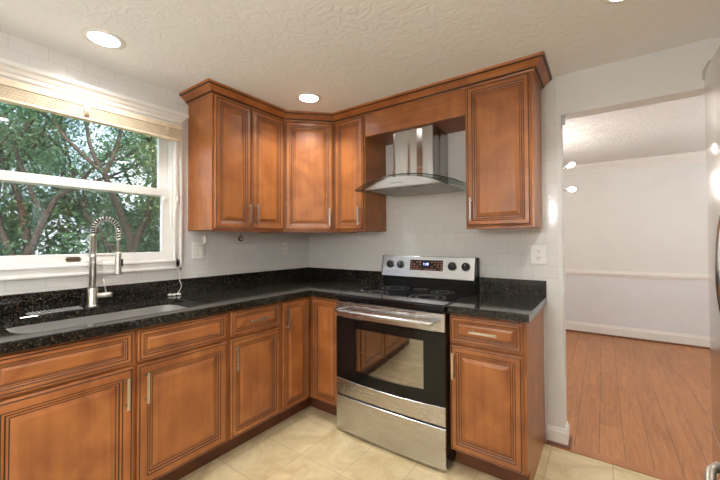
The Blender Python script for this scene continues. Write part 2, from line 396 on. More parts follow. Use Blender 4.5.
# ------------------------------------------------------------------ window
wr = bpy.data.objects.new('window_1', None); COL.objects.link(wr); wr.location = (0, 0, 0); struct(wr)
b = MB()   # frame lining the opening + casing round it
b.box(-.14, .004, WY1-.012, WY1, WZ0, WZ1); b.box(-.14, .004, WY0, WY0+.012, WZ0, WZ1)
b.box(-.14, .004, WY0, WY1, WZ1-.012, WZ1); b.box(-.14, .01, WY0, WY1, WZ0, WZ0+.012)
b.build('window_frame', 'white_paint', wr)
b = MB()
for (y0, y1) in ((WY1, WY1+.056), (WY0-.056, WY0)):
    b.box(0, .018, y0, y1, 1.10, 2.12, .003)
    b.box(.016, .024, y0+.004, y0+.02, 1.16, 2.12, .002); b.box(.016, .024, y1-.018, y1-.004, 1.104, 2.12, .002)
b.box(0, .018, WY0-.05, WY1+.05, 1.10, 1.165, .003)
b.box(.016, .024, WY0-.05, WY1+.05, 1.104, 1.118, .002); b.box(.016, .026, WY0-.01, WY1+.012, 1.150, 1.166, .003)
b.build('window_casing', 'white_paint', wr)
b = MB()
b.sweep([(0, 2.085), (.020, 2.085), (.022, 2.105), (.034, 2.112), (.036, 2.128), (.044, 2.134), (.052, 2.150), (.066, 2.160), (.066, 2.180), (.05, 2.183), (0, 2.19)],
        [(0, WY0-.075), (.004, WY0-.075), (.004, WY1+.004), (0, WY1+.004)])
b.build('head_moulding', 'white_paint', wr)
def sash(name, x0, x1, z0, z1, stile, rb, rt, pane_z):
    y0, y1 = WY0+.012, WY1-.012
    b = MB()
    b.box(x0, x1, y0, y0+stile, z0, z1, .003); b.box(x0, x1, y1-stile, y1, z0, z1, .003)
    b.box(x0, x1, y0+stile-.002, y1-stile+.002, z0, z0+rb, .003); b.box(x0, x1, y0+stile-.002, y1-stile+.002, z1-rt, z1, .003)
    o = b.build(name, 'white_paint', wr)
    xm = (x0+x1)/2; b = MB(); b.box(xm-.002, xm+.002, y0+stile-.004, y1-stile+.004, z0+rb-.004, z1-rt+.004); b.build('pane', 'window_glass', o)
    return o
up = sash('upper_sash', -.094, -.060, 1.60, WZ1-.012, .055, .05, .045, 0)
lo = sash('lower_sash', -.052, -.018, WZ0+.012, 1.652, .052, .045, .050, 0)
yc = (WY0+WY1)/2
b = MB(); b.box(-.018, -.008, yc-.035, yc+.035, 1.187, 1.199, .003); b.box(-.02, -.014, yc-.03, yc+.03, 1.180, 1.206, .002); b.build('sash_lift', 'bronze', lo)
b = MB(); b.box(-.10, -.098, WY0+.02, WY1-.02, WZ0+.012, 1.63); b.build('insect_screen', 'insect_screen', wr)
b = MB()
for (y, x) in ((WY1-.045, -.016), ):
    b.box(x-.004, x+.012, y-.012, y+.012, 1.575, 1.60, .004)
b.build('sash_stop', 'white_plastic', lo)

# ------------------------------------------------------------------ cabinet building blocks
def raised_door(b, x0, x1, z0, z1, y, stile=.052, th=.020):
    """front faces -y, back plane at y"""
    def loop(i, d): return [Vector((x0+i, y-d, z0+i)), Vector((x1-i, y-d, z0+i)), Vector((x1-i, y-d, z1-i)), Vector((x0+i, y-d, z1-i))]
    s = stile
    L = [(0, 0, 0), (0, th-.004, 0), (.003, th-.001, 0), (.007, th, 1), (.010, th-.0018, 1), (.0125, th, 0), (s-.018, th, 1), (s-.0135, th-.003, 0),
         (s-.006, th-.004, 1), (s-.001, th-.008, 0), (s+.006, th-.0085, 1), (s+.010, th-.009, 0), (s+.032, th-.001, 0), (s+.034, th-.0012, 0)]
    rows = [loop(a, d) for a, d, m in L]
    V = b.grid(rows, 0, False, True, lambda i, j: L[i][2])
    b.cap(V[-1], 0); b.cap(list(reversed(V[0])), 0)
def raised_drawer(b, x0, x1, z0, z1, y, th=.020):
    def loop(i, d): return [Vector((x0+i, y-d, z0+i)), Vector((x1-i, y-d, z0+i)), Vector((x1-i, y-d, z1-i)), Vector((x0+i, y-d, z1-i))]
    L = [(0, 0, 0), (0, th-.004, 0), (.003, th-.001, 0), (.007, th, 1), (.010, th-.0018, 1), (.0125, th, 0), (.024, th, 1), (.0285, th-.003, 0),
         (.033, th-.004, 1), (.036, th-.007, 0), (.040, th-.007, 1), (.043, th-.008, 0), (.052, th-.003, 0), (.054, th-.0025, 0)]
    rows = [loop(a, d) for a, d, m in L]
    V = b.grid(rows, 0, False, True, lambda i, j: L[i][2])
    b.cap(V[-1], 0); b.cap(list(reversed(V[0])), 0)
def pull(parent, cx, cz, y, length=.145, vertical=True, M=None):
    b = MB(M); h = length/2
    if vertical:
        b.box(cx-.006, cx+.006, y-.034, y-.026, cz-h, cz+h, .0018)
        for s in (-1, 1): b.tube([(cx, y, cz+s*(h-.016)), (cx, y-.028, cz+s*(h-.016))], .0045, 8)
    else:
        b.box(cx-h, cx+h, y-.034, y-.026, cz-.006, cz+.006, .0018)
        for s in (-1, 1): b.tube([(cx+s*(h-.016), y, cz), (cx+s*(h-.016), y-.028, cz)], .0045, 8)
    return b.build('handle', 'nickel', parent)
def door(root, x0, x1, z0, z1, y, hx, hz, M=None, stile=.052):
    b = MB(M); raised_door(b, x0, x1, z0, z1, y, stile); o = b.build('door', ['maple', 'glaze'], root)
    if hx is not None: pull(o, hx, hz, y-.020, M=M)
    return o
def drawer(root, x0, x1, z0, z1, y, handle=True, name='drawer'):
    b = MB(); raised_drawer(b, x0, x1, z0, z1, y); o = b.build(name, ['maple_flat', 'glaze'], root)
    if handle: pull(o, (x0+x1)/2, (z0+z1)/2+.002, y-.020, vertical=False)
    return o
ZC, ZF = .9262, .8854          # counter top / underside
KZ = .115                      # toe kick height
def base_carcass(root, w, wl=True, end_right=False):
    b = MB()
    z1 = ZF-.002
    b.box(.0, .018, -.590, -.003, KZ, z1); b.box(w-.018, w, -.590, -.003, KZ, z1)
    b.box(.018, w-.018, -.590, -.003, KZ, KZ+.018); b.box(.018, w-.018, -.012, -.003, KZ, z1)
    b.build('carcass', 'cabinet_inside', root)
    b = MB()
    b.box(0, .034, -.61, -.588, KZ, z1, .001); b.box(w-.034, w, -.61, -.588, KZ, z1, .001)
    b.box(.034, w-.034, -.609, -.588, z1-.034, z1); b.box(.034, w-.034, -.609, -.588, KZ, KZ+.034); b.box(.034, w-.034, -.609, -.588, .700, .735)
    b.build('face_frame', 'maple', root)
    b = MB(); b.box(0, w, -.535, -.517, 0.001, KZ); b.box(0, .018, -.517, -.003, 0.001, KZ-.001); b.box(w-.018, w, -.517, -.003, 0.001, KZ-.001)
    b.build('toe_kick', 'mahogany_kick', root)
    if end_right:
        b = MB(); b.box(w, w+.006, -.61, -.001, KZ, z1, .001); b.box(w, w+.006, -.545, -.001, .001, KZ); b.build('end_panel', 'maple', root)
DZ0, DZ1, DRZ0, DRZ1 = .126, .706, .722, .870
HZ = .597
def base_drawer_cab(loc, rz, w, label, hinge, end_right=False):
    r = thing('base_cabinet', label, 'cabinet', loc, rz)
    base_carcass(r, w, end_right=end_right)
    drawer(r, .005, w-.009, DRZ0, DRZ1, -.6105)
    hx = .030 if hinge == 'R' else w-.034
    door(r, .005, w-.009, DZ0, DZ1, -.6105, hx, HZ)
    return r
R90 = PI/2
# left run
YS0, YS1 = -2.280, -1.294
r = thing('sink_base_cabinet', 'wide wooden cabinet under the sink with two raised panel doors below false drawer fronts', 'cabinet', (0, YS0, 0), R90)
w = YS1-YS0; base_carcass(r, w)
b = MB(); b.box(w/2-.03, w/2+.03, -.6095, -.588, KZ+.01, ZF-.004); b.build('centre_stile', 'maple', r)
mid = -1.787-YS0
drawer(r, .012, mid-.008, DRZ0, DRZ1, -.6105, False, 'false_front'); drawer(r, mid+.008, w-.016, DRZ0, DRZ1, -.6105, False, 'false_front')
door(r, .012, mid-.008, DZ0, DZ1, -.6105, mid-.040, HZ, stile=.060); door(r, mid+.008, w-.016, DZ0, DZ1, -.6105, mid+.042, HZ, stile=.060)
base_drawer_cab((0, -1.292, 0), R90, 1.292-.903, 'narrow wooden base cabinet with drawer and door between the sink cabinet and corner', 'R')
base_drawer_cab((0, -2.74, 0), R90, .458, 'wooden base cabinet with a drawer at the near end of the window wall', 'R')
# right of the stove
base_drawer_cab((1.709, 0, 0), 0, 2.099-1.709, 'wooden base cabinet at the right of the stove beside the doorway', 'R', True)
# corner base cabinet (L shaped)
r = thing('corner_base_cabinet', 'inside corner wooden base cabinet whose two tall narrow doors meet at a right angle', 'cabinet')
b = MB(); cz1 = ZF-.002
b.box(.003, .59, -.901, -.883, KZ, cz1); b.box(.900, .918, -.59, -.003, KZ, cz1)
b.prism([(.003, -.003), (.003, -.883), (.588, -.883), (.588, -.588), (.900, -.588), (.900, -.003)], KZ, KZ+.018)
b.build('carcass', 'cabinet_inside', r)
b = MB(); b.prism([(.588, -.901), (.609, -.901), (.609, -.609), (.918, -.609), (.918, -.588), (.588, -.588)], KZ, cz1); b.build('face_frame', 'maple', r)
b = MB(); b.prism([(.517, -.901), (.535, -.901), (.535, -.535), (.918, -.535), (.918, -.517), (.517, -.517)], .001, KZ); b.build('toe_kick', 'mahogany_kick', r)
door(r, .645, .906, DZ0, DRZ1, -.6105, None, 0, stile=.045)
ML = Matrix.Rotation(R90, 4, 'Z')            # local x -> world y, faces +x
door(r, -.890, -.632, DZ0, DRZ1, -.6105, -.862, .755, M=ML, stile=.045)

# ------------------------------------------------------------------ uppers
ZU, ZT = 1.364, 2.300
UD = .312
def upper_carcass(root, w, z0, z1, panels=True):
    b = MB()
    b.box(0, w, -UD+.02, -.003, z0+.006, z1); b.build('carcass', 'maple', root)
    b = MB(); t_ = .03
    b.box(0, t_, -UD, -UD+.019, z0, z1, .001); b.box(w-t_, w, -UD, -UD+.019, z0, z1, .001)
    b.box(t_, w-t_, -UD+.0005, -UD+.019, z0, z0+.035); b.box(t_, w-t_, -UD+.0005, -UD+.019, z1-.04, z1); b.build('face_frame', 'maple', root)
UZ0, UZ1 = 1.379, 2.268
r = thing('wall_cabinet', 'two door wooden wall cabinet beside the window', 'cabinet', (0, -1.225, 0), R90)
w = 1.225-.612; upper_carcass(r, w, ZU, ZT)
door(r, .012, .296, UZ0, UZ1, -UD-.0005, .270, 1.488); door(r, .304, w-.008, UZ0, UZ1, -UD-.0005, .334, 1.488)
r = thing('wall_cabinet', 'diagonal corner wooden wall cabinet with one wide door', 'cabinet')
b = MB(); b.prism([(.003, -.003), (.003, -.6095), (.308, -.6095), (.6075, -.308), (.6075, -.003)], ZU, ZT); b.build('carcass', 'maple', r)
MD = T((.3115, -.6100, 0)) @ Matrix.Rotation(PI/4, 4, 'Z')
b = MB(MD); b.box(.004, .4175, -.002, .004, ZU, ZT); b.build('face_frame', 'maple', r)
door(r, .018, .404, UZ0, UZ1, -.0025, .372, 1.488, M=MD)
r = thing('wall_cabinet', 'narrow wooden wall cabinet at the left of the range hood', 'cabinet', (.611, 0, 0), 0)
upper_carcass(r, .307, ZU, ZT); door(r, .012, .295, UZ0, UZ1, -UD-.0005, .268, 1.488)
r = thing('wall_cabinet', 'tall single door wooden wall cabinet at the right of the range hood', 'cabinet', (1.709, 0, 0), 0)
upper_carcass(r, .396, ZU, ZT); door(r, .012, .384, UZ0, UZ1, -UD-.0005, .040, 1.488)
r = thing('hood_cabinet', 'short plain fronted wooden bridge cabinet above the range hood', 'cabinet', (.920, 0, 0), 0)
w = .787
b = MB(); b.box(0, w, -UD, -UD+.02, 2.105, ZT, .001); b.build('front_panel', 'maple_flat', r)
b = MB(); b.box(0, w, -UD+.0205, -.003, 2.106, 2.124); b.box(0, w, -UD+.0205, -.003, 2.28, ZT-.001); b.build('bottom_panel', 'cabinet_inside', r)
# crown
b = MB()
prof = [(0, 2.272), (.008, 2.272), (.010, 2.280), (.018, 2.283), (.022, 2.288), (.030, 2.296), (.042, 2.306), (.056, 2.316), (.060, 2.320), (.066, 2.322), (.068, 2.336), (0, 2.336)]
mg = lambda i, j: 1 if j in (1, 3, 8) else 0
P_ = [(0.002, -1.2252), (UD+.0008, -1.2252), (UD+.0008, -.6105), (.6105, -UD-.0008), (2.1052, -UD-.0008), (2.1052, -.002)]
b.sweep(prof, P_)
for f in b.bm.faces:
    c = f.calc_center_median()
    if abs(f.normal.z) < .2 and False: f.material_index = 1
cm = b.build('crown_molding', ['maple_flat', 'glaze']); tag(cm, 'stained wood crown moulding running along the tops of the wall cabinets at the ceiling', 'moulding')
for p in cm.data.polygons:
    z = p.center.z
    if 2.2795 < z < 2.284 or 2.3175 < z < 2.3215 or 2.284 < z < 2.2895: p.material_index = 1

# ------------------------------------------------------------------ worktops
def rrect(x0, x1, y0, y1, r, n=8):
    out = []
    for cx, cy, a0 in ((x1-r, y1-r, 0), (x0+r, y1-r, 90), (x0+r, y0+r, 180), (x1-r, y0+r, 270)):
        for k in range(n+1):
            a = math.radians(a0+90*k/n); out.append((cx+r*math.cos(a), cy+r*math.sin(a)))
    return out
SX0, SX1, SY0, SY1 = .125, .555, -2.175, -1.395
def slab(name, outer, hole, parent):
    bm = bmesh.new(); loops = [outer]+([hole] if hole else [])
    es = []
    for L in loops:
        vs = [bm.verts.new((x, y, ZC)) for x, y in L]
        for i in range(len(vs)): es.append(bm.edges.new((vs[i], vs[(i+1) % len(vs)])))
    bmesh.ops.triangle_fill(bm, edges=es, use_beauty=True, use_dissolve=False)
    top = list(bm.faces)
    bmesh.ops.dissolve_limit(bm, angle_limit=.01, verts=bm.verts, edges=bm.edges) if not hole else None
    top = list(bm.faces)
    r_ = bmesh.ops.extrude_face_region(bm, geom=top)
    for v in r_['geom']:
        if isinstance(v, bmesh.types.BMVert): v.co.z = ZF
    bmesh.ops.recalc_face_normals(bm, faces=bm.faces)
    be = [e for e in bm.edges if len(e.link_faces) == 2 and e.calc_face_angle(0) > 1 and abs(e.verts[0].co.z-e.verts[1].co.z) < 1e-4 and e.verts[0].co.z > ZC-.001 and e.calc_length() > .1]
    bmesh.ops.bevel(bm, geom=be, offset=.005, segments=3, affect='EDGES', profile=.5)
    me = bpy.data.meshes.new(name); bm.to_mesh(me); bm.free(); me.materials.append(MAT['granite'])
    o = bpy.data.objects.new(name, me); COL.objects.link(o); o.parent = parent; return o
r = thing('countertop', 'long L-shaped black speckled granite worktop with the sink cut into it', 'countertop')
slab('slab', [(.002, -.002), (.002, -2.76), (.648, -2.76), (.648, -.648), (.918, -.648), (.918, -.002)], rrect(SX0, SX1, SY0, SY1, .085), r)
b = MB(); b.box(.002, .022, -2.76, -.002, ZC+.0005, 1.029, .002); b.box(.0225, .918, -.022, -.002, ZC+.0005, 1.029, .002); b.build('upstand', 'granite', r)
r = thing('countertop', 'short square black granite worktop at the right of the stove', 'countertop')
slab('slab', [(1.7085, -.002), (1.7085, -.648), (2.125, -.648), (2.125, -.002)], None, r)
b = MB(); b.box(1.7085, 2.125, -.022, -.002, ZC+.0005, 1.029, .002); b.build('upstand', 'granite', r)
# sink
r = thing('sink', 'stainless steel undermount sink set into the worktop below the window', 'sink', (0, 0, 0))
b = MB(); rows = []
for ins, z, rad in ((-.022, ZF-.0005, .09), (-.004, ZF-.0005, .088), (-.004, ZF-.004, .088), (.004, ZF-.10, .08), (.010, .735, .07), (.022, .712, .06), (.05, .703, .045), (.15, .698, .03)):
    rows.append([Vector((x, y, z)) for x, y in rrect(SX0+ins, SX1-ins, SY0+ins, SY1-ins, rad)])
V = b.grid(rows, 0, True, True); b.cap(V[-1])
b.build('bowl', 'steel_sink', r)
b = MB(); b.lathe([(.0, .7), (.056, .7), (.056, .7025), (.044, .7030), (.038, .7005), (.0, .7005)], (.30, -1.785, 0)); b.build('drain', 'chrome', r)
# faucet
FX, FY = .070, -1.795
r = thing('faucet', 'brushed nickel spring neck kitchen tap with pull-down spray head', 'faucet', (FX, FY, ZC))
b = MB(); b.lathe([(.030, 0.0005), (.031, .006), (.026, .009), (.0245, .012), (.0245, .100), (.023, .104), (0, .104)], (0, 0, 0)); b.build('base', 'nickel', r)
b = MB(); b.lathe([(.0165, .1045), (.0165, .395), (.018, .397), (.018, .405), (0, .405)], (0, 0, 0)); b.build('body', 'nickel', r)
dirv = Vector((.62, .785, 0)).normalized()
R_ = .062; top = .408
def arc(t):   # t 0..1 half circle from body to head
    a = PI*t; return dirv*(R_-R_*math.cos(a))+Vector((0, 0, top+.018+R_*1.15*math.sin(a)))
path = [Vector((0, 0, .40)), Vector((0, 0, top+.009))]+[arc(i/24) for i in range(25)]+[dirv*2*R_+Vector((0, 0, top-.02))]
b = MB(); b.tube(path, .0085, 10); b.build('hose', 'dark_plastic', r)
b = MB(); pts = []; turns = 19; ns = turns*12
cum = [0]
for i in range(1, len(path)): cum.append(cum[-1]+(path[i]-path[i-1]).length)
for k in range(ns+1):
    s_ = cum[-1]*k/ns; i = 1
    while i < len(cum)-1 and cum[i] < s_: i += 1
    f_ = (s_-cum[i-1])/(cum[i]-cum[i-1]); p = path[i-1].lerp(path[i], f_); d = (path[i]-path[i-1]).normalized()
    side = Vector((-dirv.y, dirv.x, 0)); u2 = d.cross(side); a = 2*PI*k/12
    pts.append(p+(side*math.cos(a)+u2*math.sin(a))*.0125)
b.tube(pts, .0030, 6); b.build('spring', 'nickel', r)
hp = dirv*2*R_
b = MB(); b.lathe([(.012, .388), (.012, .372), (.0075, .368), (.0075, .302), (0, .302)], hp); b.build('hose_collar', 'nickel', r)
b = MB(); b.lathe([(.0, .305), (.0145, .305), (.0165, .297), (.0165, .195), (.021, .187), (.021, .176), (0, .176)], hp); sh = b.build('spray_head', 'nickel', r)
b = MB(); q = hp+dirv*.016; b.box(q.x-.005, q.x+.007, q.y-.005, q.y+.007, .225, .265, .002); b.build('spray_button', 'dark_plastic', sh)
b = MB(); b.tube([(0, 0, .287), tuple(hp*.88+Vector((0, 0, .287)))], .0042, 8); b.lathe([(.0195, .280), (.0195, .294), (.017, .294)], (0, 0, 0)); b.build('support_arm', 'nickel', r)
hd = Vector((.35, .94, 0)).normalized()
b = MB(); b.tube([hd*.02+Vector((0, 0, .060)), hd*.090+Vector((0, 0, .060))], .0155, 14); 
b.tube([hd*.062+Vector((0, 0, .070)), hd*.050+Vector((-.01, 0, .155))], [.004, .0025], 8); b.build('lever', 'nickel', r)
# ribbed drying mat
b = MB(); b.box(.034, .108, -2.06, -1.845, ZC+.0005, ZC+.003, .001)
for k in range(14): b.tube([(.038, -2.050+.015*k, ZC+.006), (.104, -2.050+.015*k, ZC+.006)], .0045, 6)
o = b.build('ribbed_mat', 'mat_grey'); tag(o, 'grey ribbed draining mat lying on the granite behind the sink', 'mat')

# ------------------------------------------------------------------ blind
r = thing('window_blind', 'cream wooden slat blind drawn up tight at the top of the window', 'blind', (0, 0, 2.0))
by0, by1 = WY0-.045, WY1+.022
z_ = lambda z: z-2.0
b = MB(); b.box(.026, .074, by0, by1, z_(2.052), z_(2.084), .003); b.build('head_rail', 'blind_slat', r)
b = MB()
for k in range(9):
    j = random.uniform(-.002, .002); b.box(.027+j, .072+j, by0+.004, by1-.004, z_(1.996+.0060*k), z_(2.0000+.0060*k), .0008, seg=1)
b.build('slats', 'blind_slat', r)
b = MB(); b.box(.026, .073, by0+.002, by1-.002, z_(1.978), z_(1.993), .003); b.build('bottom_rail', 'blind_slat', r)
for yy in (-2.19, -1.83, -1.40):
    b = MB()
    for q in range(4):
        b.tube([(.076, yy-.008+.005*q, z_(2.06)), (.080+.003*math.sin(q), yy-.01+.006*q, z_(2.03)), (.075, yy-.006+.005*q, z_(1.994))], .003, 6)
    b.build('ladder_tape', 'blind_tape', r)
b = MB()
cp = [(.060, -1.335, 1.998), (.050, -1.337, 1.85), (.040, -1.333, 1.70), (.036, -1.312, 1.59), (.033, -1.333, 1.45), (.033, -1.330, 1.25), (.034, -1.318, 1.12), (.042, -1.300, 1.08), (.055, -1.306, 1.03), (.060, -1.296, .985), (.062, -1.318, .945), (.068, -1.345, .9305)]
sm = []
for i in range(len(cp)-1):
    p0, p1, p2, p3 = (Vector(cp[max(0, min(len(cp)-1, i+k))]) for k in (-1, 0, 1, 2))
    for s_ in range(6):
        t_ = s_/6; sm.append(.5*((2*p1)+(p2-p0)*t_+(2*p0-5*p1+4*p2-p3)*t_*t_+(3*p1-p0-3*p2+p3)*t_**3))
sm.append(Vector(cp[-1]))
b.tube([v-Vector((0, 0, 2.0)) for v in sm], .0022, 6); c_ = b.build('pull_cord', 'cord', r)
b = MB()
for (yy, xx) in ((-1.352, .075), (-1.325, .085), (-1.372, .062)):
    b.lathe([(.002, -.014), (.007, -.010), (.008, .004), (.004, .012), (.002, .014)], (xx, yy, z_(.936)), 'Y', 10)
b.build('tassels', 'white_plastic', c_)
o = MB(); o.box(.0245, .036, -1.318, -1.300, 1.572, 1.602, .004); o.tube([(.030, -1.309, 1.56), (.034, -1.309, 1.614)], .004, 8); tag(o.build('cord_cleat', 'white_plastic'), 'small white cord cleat screwed to the right window casing', 'cleat')

# ------------------------------------------------------------------ outlets, switches, small wall things
def plate(w_, h_): 
    b = MB(); b.box(-w_/2, w_/2, -.006, -.0005, -h_/2, h_/2, .003); return b
def outlet(label, loc, rz, w_=.072, h_=.117, cat='outlet'):
    r = thing('wall_outlet', label, cat, loc, rz)
    plate(w_, h_).build('cover_plate', 'white_plastic', r)
    for s in (-1, 1):
        b = MB(); b.box(-.016, .016, -.009, -.005, s*.022-.014, s*.022+.014, .004); o = b.build('socket', 'white_plastic', r)
        b = MB(); b.box(-.0075, -.005, -.0097, -.0088, s*.022-.002, s*.022+.008); b.box(.005, .0075, -.0097, -.0088, s*.022-.002, s*.022+.008); b.lathe([(.0025, .0088), (.0025, .0097)], (0, 0, s*.022-.008), 'Y', 8); b.build('slots', 'dark_plastic', o)
    return r
outlet('wide white duplex outlet on the tiles between the range cabinet and the doorway', (2.080, -.0005, 1.196), 0, .095, .122)
outlet('white duplex outlet on the tiles near the inside corner', (.0005, -.322, 1.222), R90, .072, .112)
r = thing('light_switch', 'white rocker switch plate on the tiles below the cabinet beside the window', 'switch', (.0005, -1.147, 1.226), R90)
plate(.095, .125).build('cover_plate', 'white_plastic', r)
b = MB(); b.box(-.0035, .0335, -.0068, -.005, -.0358, .0358); b.box(-.0355, -.0085, -.0068, -.005, -.0358, .0358); b.build('switch_recess', 'plate_gap', r)
b = MB(); b.box(-.002, .032, -.0095, -.005, -.034, .034, .002); b.build('rocker', 'white_plastic', r)
b = MB(); b.box(-.034, -.010, -.0075, -.005, -.034, .034, .001); b.build('blank_insert', 'white_plastic', r)
r = thing('cord_switch', 'small white inline switch hanging on a cord under the window-side wall cabinet', 'switch', (.03, -1.115, ZU))
b = MB(); b.tube([(0, 0, 0), (0, .002, -.035)], .002, 6); b.build('cord', 'cord', r)
b = MB(); b.lathe([(.002, -.088), (.010, -.082), (.013, -.066), (.013, -.052), (.008, -.038), (.002, -.034)], (0, .002, 0), 'Z', 14); b.build('switch_body', 'white_plastic', r)
r = thing('hook_light', 'small round dark metal puck hanging under the middle of the window-side wall cabinet', 'hook', (.06, -.830, ZU))
b = MB(); b.tube([(0, 0, 0), (0, 0, -.03)], .002, 6); b.build('stem', 'bronze', r)
b = MB(); b.lathe([(.004, -.006), (.021, -.006), (.023, 0), (.021, .006), (.014, .0065), (.004, .008)], (0, 0, -.052), 'X', 18); b.build('puck', 'bronze', r)
b = MB(); b.lathe([(.004, .0085), (.010, .0085), (.010, .010), (.004, .010)], (0, 0, -.052), 'X', 14); b.build('lens', 'white_plastic', r)
# bracket at the doorway corner
b = MB(); b.box(OX0+.0005, OX0+.003, .004, .045, 2.005, OZ-.001, .0005); b.box(OX0+.003, OX0+.026, .004, .045, OZ-.004, OZ-.001, .0005); b.box(OX0+.003, OX0+.020, .010, .013, 2.03, OZ-.004); b.box(OX0+.003, OX0+.020, .036, .039, 2.03, OZ-.004)
tag(b.build('door_bracket', 'gray_metal'), 'small grey metal bracket in the top left corner of the doorway', 'bracket')

# ------------------------------------------------------------------ range
RX0, RX1 = .9225, 1.7050; RC = (RX0+RX1)/2; RW = (RX1-RX0)/2
r = thing('range', 'stainless steel electric range with black glass top and oven window', 'stove', (RC, 0, 0))
X0, X1 = -RW, RW
b = MB(); b.box(X0, X1, -.660, -.012, .03, .893, .002)
for sx in (-1, 1):
    for yy in (-.60, -.06): b.lathe([(.018, .0005), (.018, .008), (.009, .010), (.009, .031)], (sx*(RW-.05), yy, 0), 'Z', 12)
b.build('body', 'black_enamel', r)
b = MB(); b.box(X0, X1, -.690, -.062, .8935, .9245, .004); b.build('cooktop_rim', 'black_enamel', r)
b = MB(); b.box(X0+.012, X1-.012, -.665, -.075, .924, .9285, .0015); ct = b.build('cooktop', 'cooktop_glass', r)
def ring(cx, cy, rad):
    b = MB()
    for rr in (rad, rad*.62): b.lathe([(rr-.0035, .9288), (rr-.0035, .9292), (rr, .9292), (rr, .9288)], (cx, cy, 0), 'Z', 48)
    o = b.build('burner', 'burner_mark', ct); return o
for cx, cy, rad in ((-.19, -.48, .085), (.19, -.47, .115), (-.19, -.21, .105), (.19, -.21, .080), (0, -.16, .05)): ring(cx, cy, rad)
def bowx(x): return .012*(1-(x/RW)**2)
NX = 25
xs = [X0+.002+(2*RW-.004)*i/(NX-1) for i in range(NX)]
def bowed(b, zt, zb, y, th, mi=0, bev=.004):      # zt, zb functions of x
    rows = []
    for j, (f, dy) in enumerate(((0, bev), (bev, 0), (1-bev, 0), (1, bev))):
        row = []
        for x in xs:
            a, c = zt(x), zb(x)
            z = {0: a, 1: a-bev, 2: c+bev, 3: c}[j]
            row.append(Vector((x, y-bowx(x)+dy, z)))
        rows.append(row)
    rows.append([Vector((x, y+th, zb(x))) for x in xs]); rows.insert(0, [Vector((x, y+th, zt(x))) for x in xs])
    V = b.grid(rows, mi, False); 
    b.cap([V[i][0] for i in range(len(V))], mi); b.cap([V[i][-1] for i in range(len(V))], mi)
    n = len(xs)
    for i in range(n-1):
        try: f = b.bm.faces.new((V[0][i], V[0][i+1], V[-1][i+1], V[-1][i])); f.material_index = mi
        except ValueError: pass
zg = lambda x: .368-.010*(1-(x/RW)**2)
dr = thing_d = None
b = MB(); bowed(b, lambda x: .884, lambda x: .776, -.675, .012); od = b.build('oven_door', 'steel_h', r)
b = MB()
wx0, wx1, wz0, wz1 = -.225, .262, .437, .715
# black glass panel with a real opening for the window
def strip(xa, xb, zt, zb, n=9):
    X = [xa+(xb-xa)*i/(n-1) for i in range(n)]
    F = [[Vector((x, -.675-bowx(x), zt(x))) for x in X], [Vector((x, -.675-bowx(x), zb(x))) for x in X]]
    K = [[Vector((x, -.665, zt(x))) for x in X], [Vector((x, -.665, zb(x))) for x in X]]
    b.grid([K[0], F[0], F[1], K[1], K[0]], 0, False)
    for e in (0, -1): b.face([K[0][e], F[0][e], F[1][e], K[1][e]])
c_ = lambda v: (lambda x: v)
wb = lambda x: wz0-.010*(1-((x-.018)/.245)**2)
strip(X0+.002, wx0, c_(.7755), zg); strip(wx1, X1-.002, c_(.7755), zg); strip(wx0, wx1, c_(.7755), c_(wz1)); strip(wx0, wx1, wb, zg)
b.build('black_glass', 'black_enamel', od)
b = MB(); b.grid([[Vector((x, -.670-bowx(x), z)) for x in [wx0-.0+(wx1-wx0)*i/12 for i in range(13)]] for z in (wz1, wz0-.012)], 0, False); b.build('oven_window', 'oven_glass', od)
b = MB(); b.box(wx0+.0, wx1, -.6605, -.6602, wz0-.015, wz1); 
b.build('inner_glass', 'dark_plastic', od)
b = MB(); b.box(wx0, wx0+.022, -.670, -.662, wz0, wz1, .001); b.box(wx0+.02, wx1, -.670, -.663, wz0-.002, wz0+.008); b.tube([(wx0+.03, -.668, .56), (wx1, -.668, .56)], .0018, 6)
b.build('window_liner', 'gray_metal', od)
b = MB(); bowed(b, lambda x: zg(x)-.001, lambda x: .256, -.675, .012); b.build('lower_band', 'steel_h', od)
b = MB(); hz = .832
hp_ = [(-RW+.045+(2*RW-.09)*i/20) for i in range(21)]
b.tube([(x, -.730-.026*(1-(x/RW)**2), hz) for x in hp_], .0125, 14)
for sx in (-1, 1): b.tube([(sx*(RW-.062), -.680, hz), (sx*(RW-.058), -.734, hz)], .010, 10)
b.build('handle', 'steel_h', od)
b = MB()
for k in range(7): xk = -.20+k*.066; b.box(xk-.026, xk+.026, -.6755-bowx(xk)-.0008, -.670-bowx(xk), .868, .872)
b.build('vent_slots', 'dark_plastic', od)
b = MB(); bowed(b, lambda x: .246, lambda x: .016, -.675, .03); b.build('storage_drawer', 'steel_h', r)
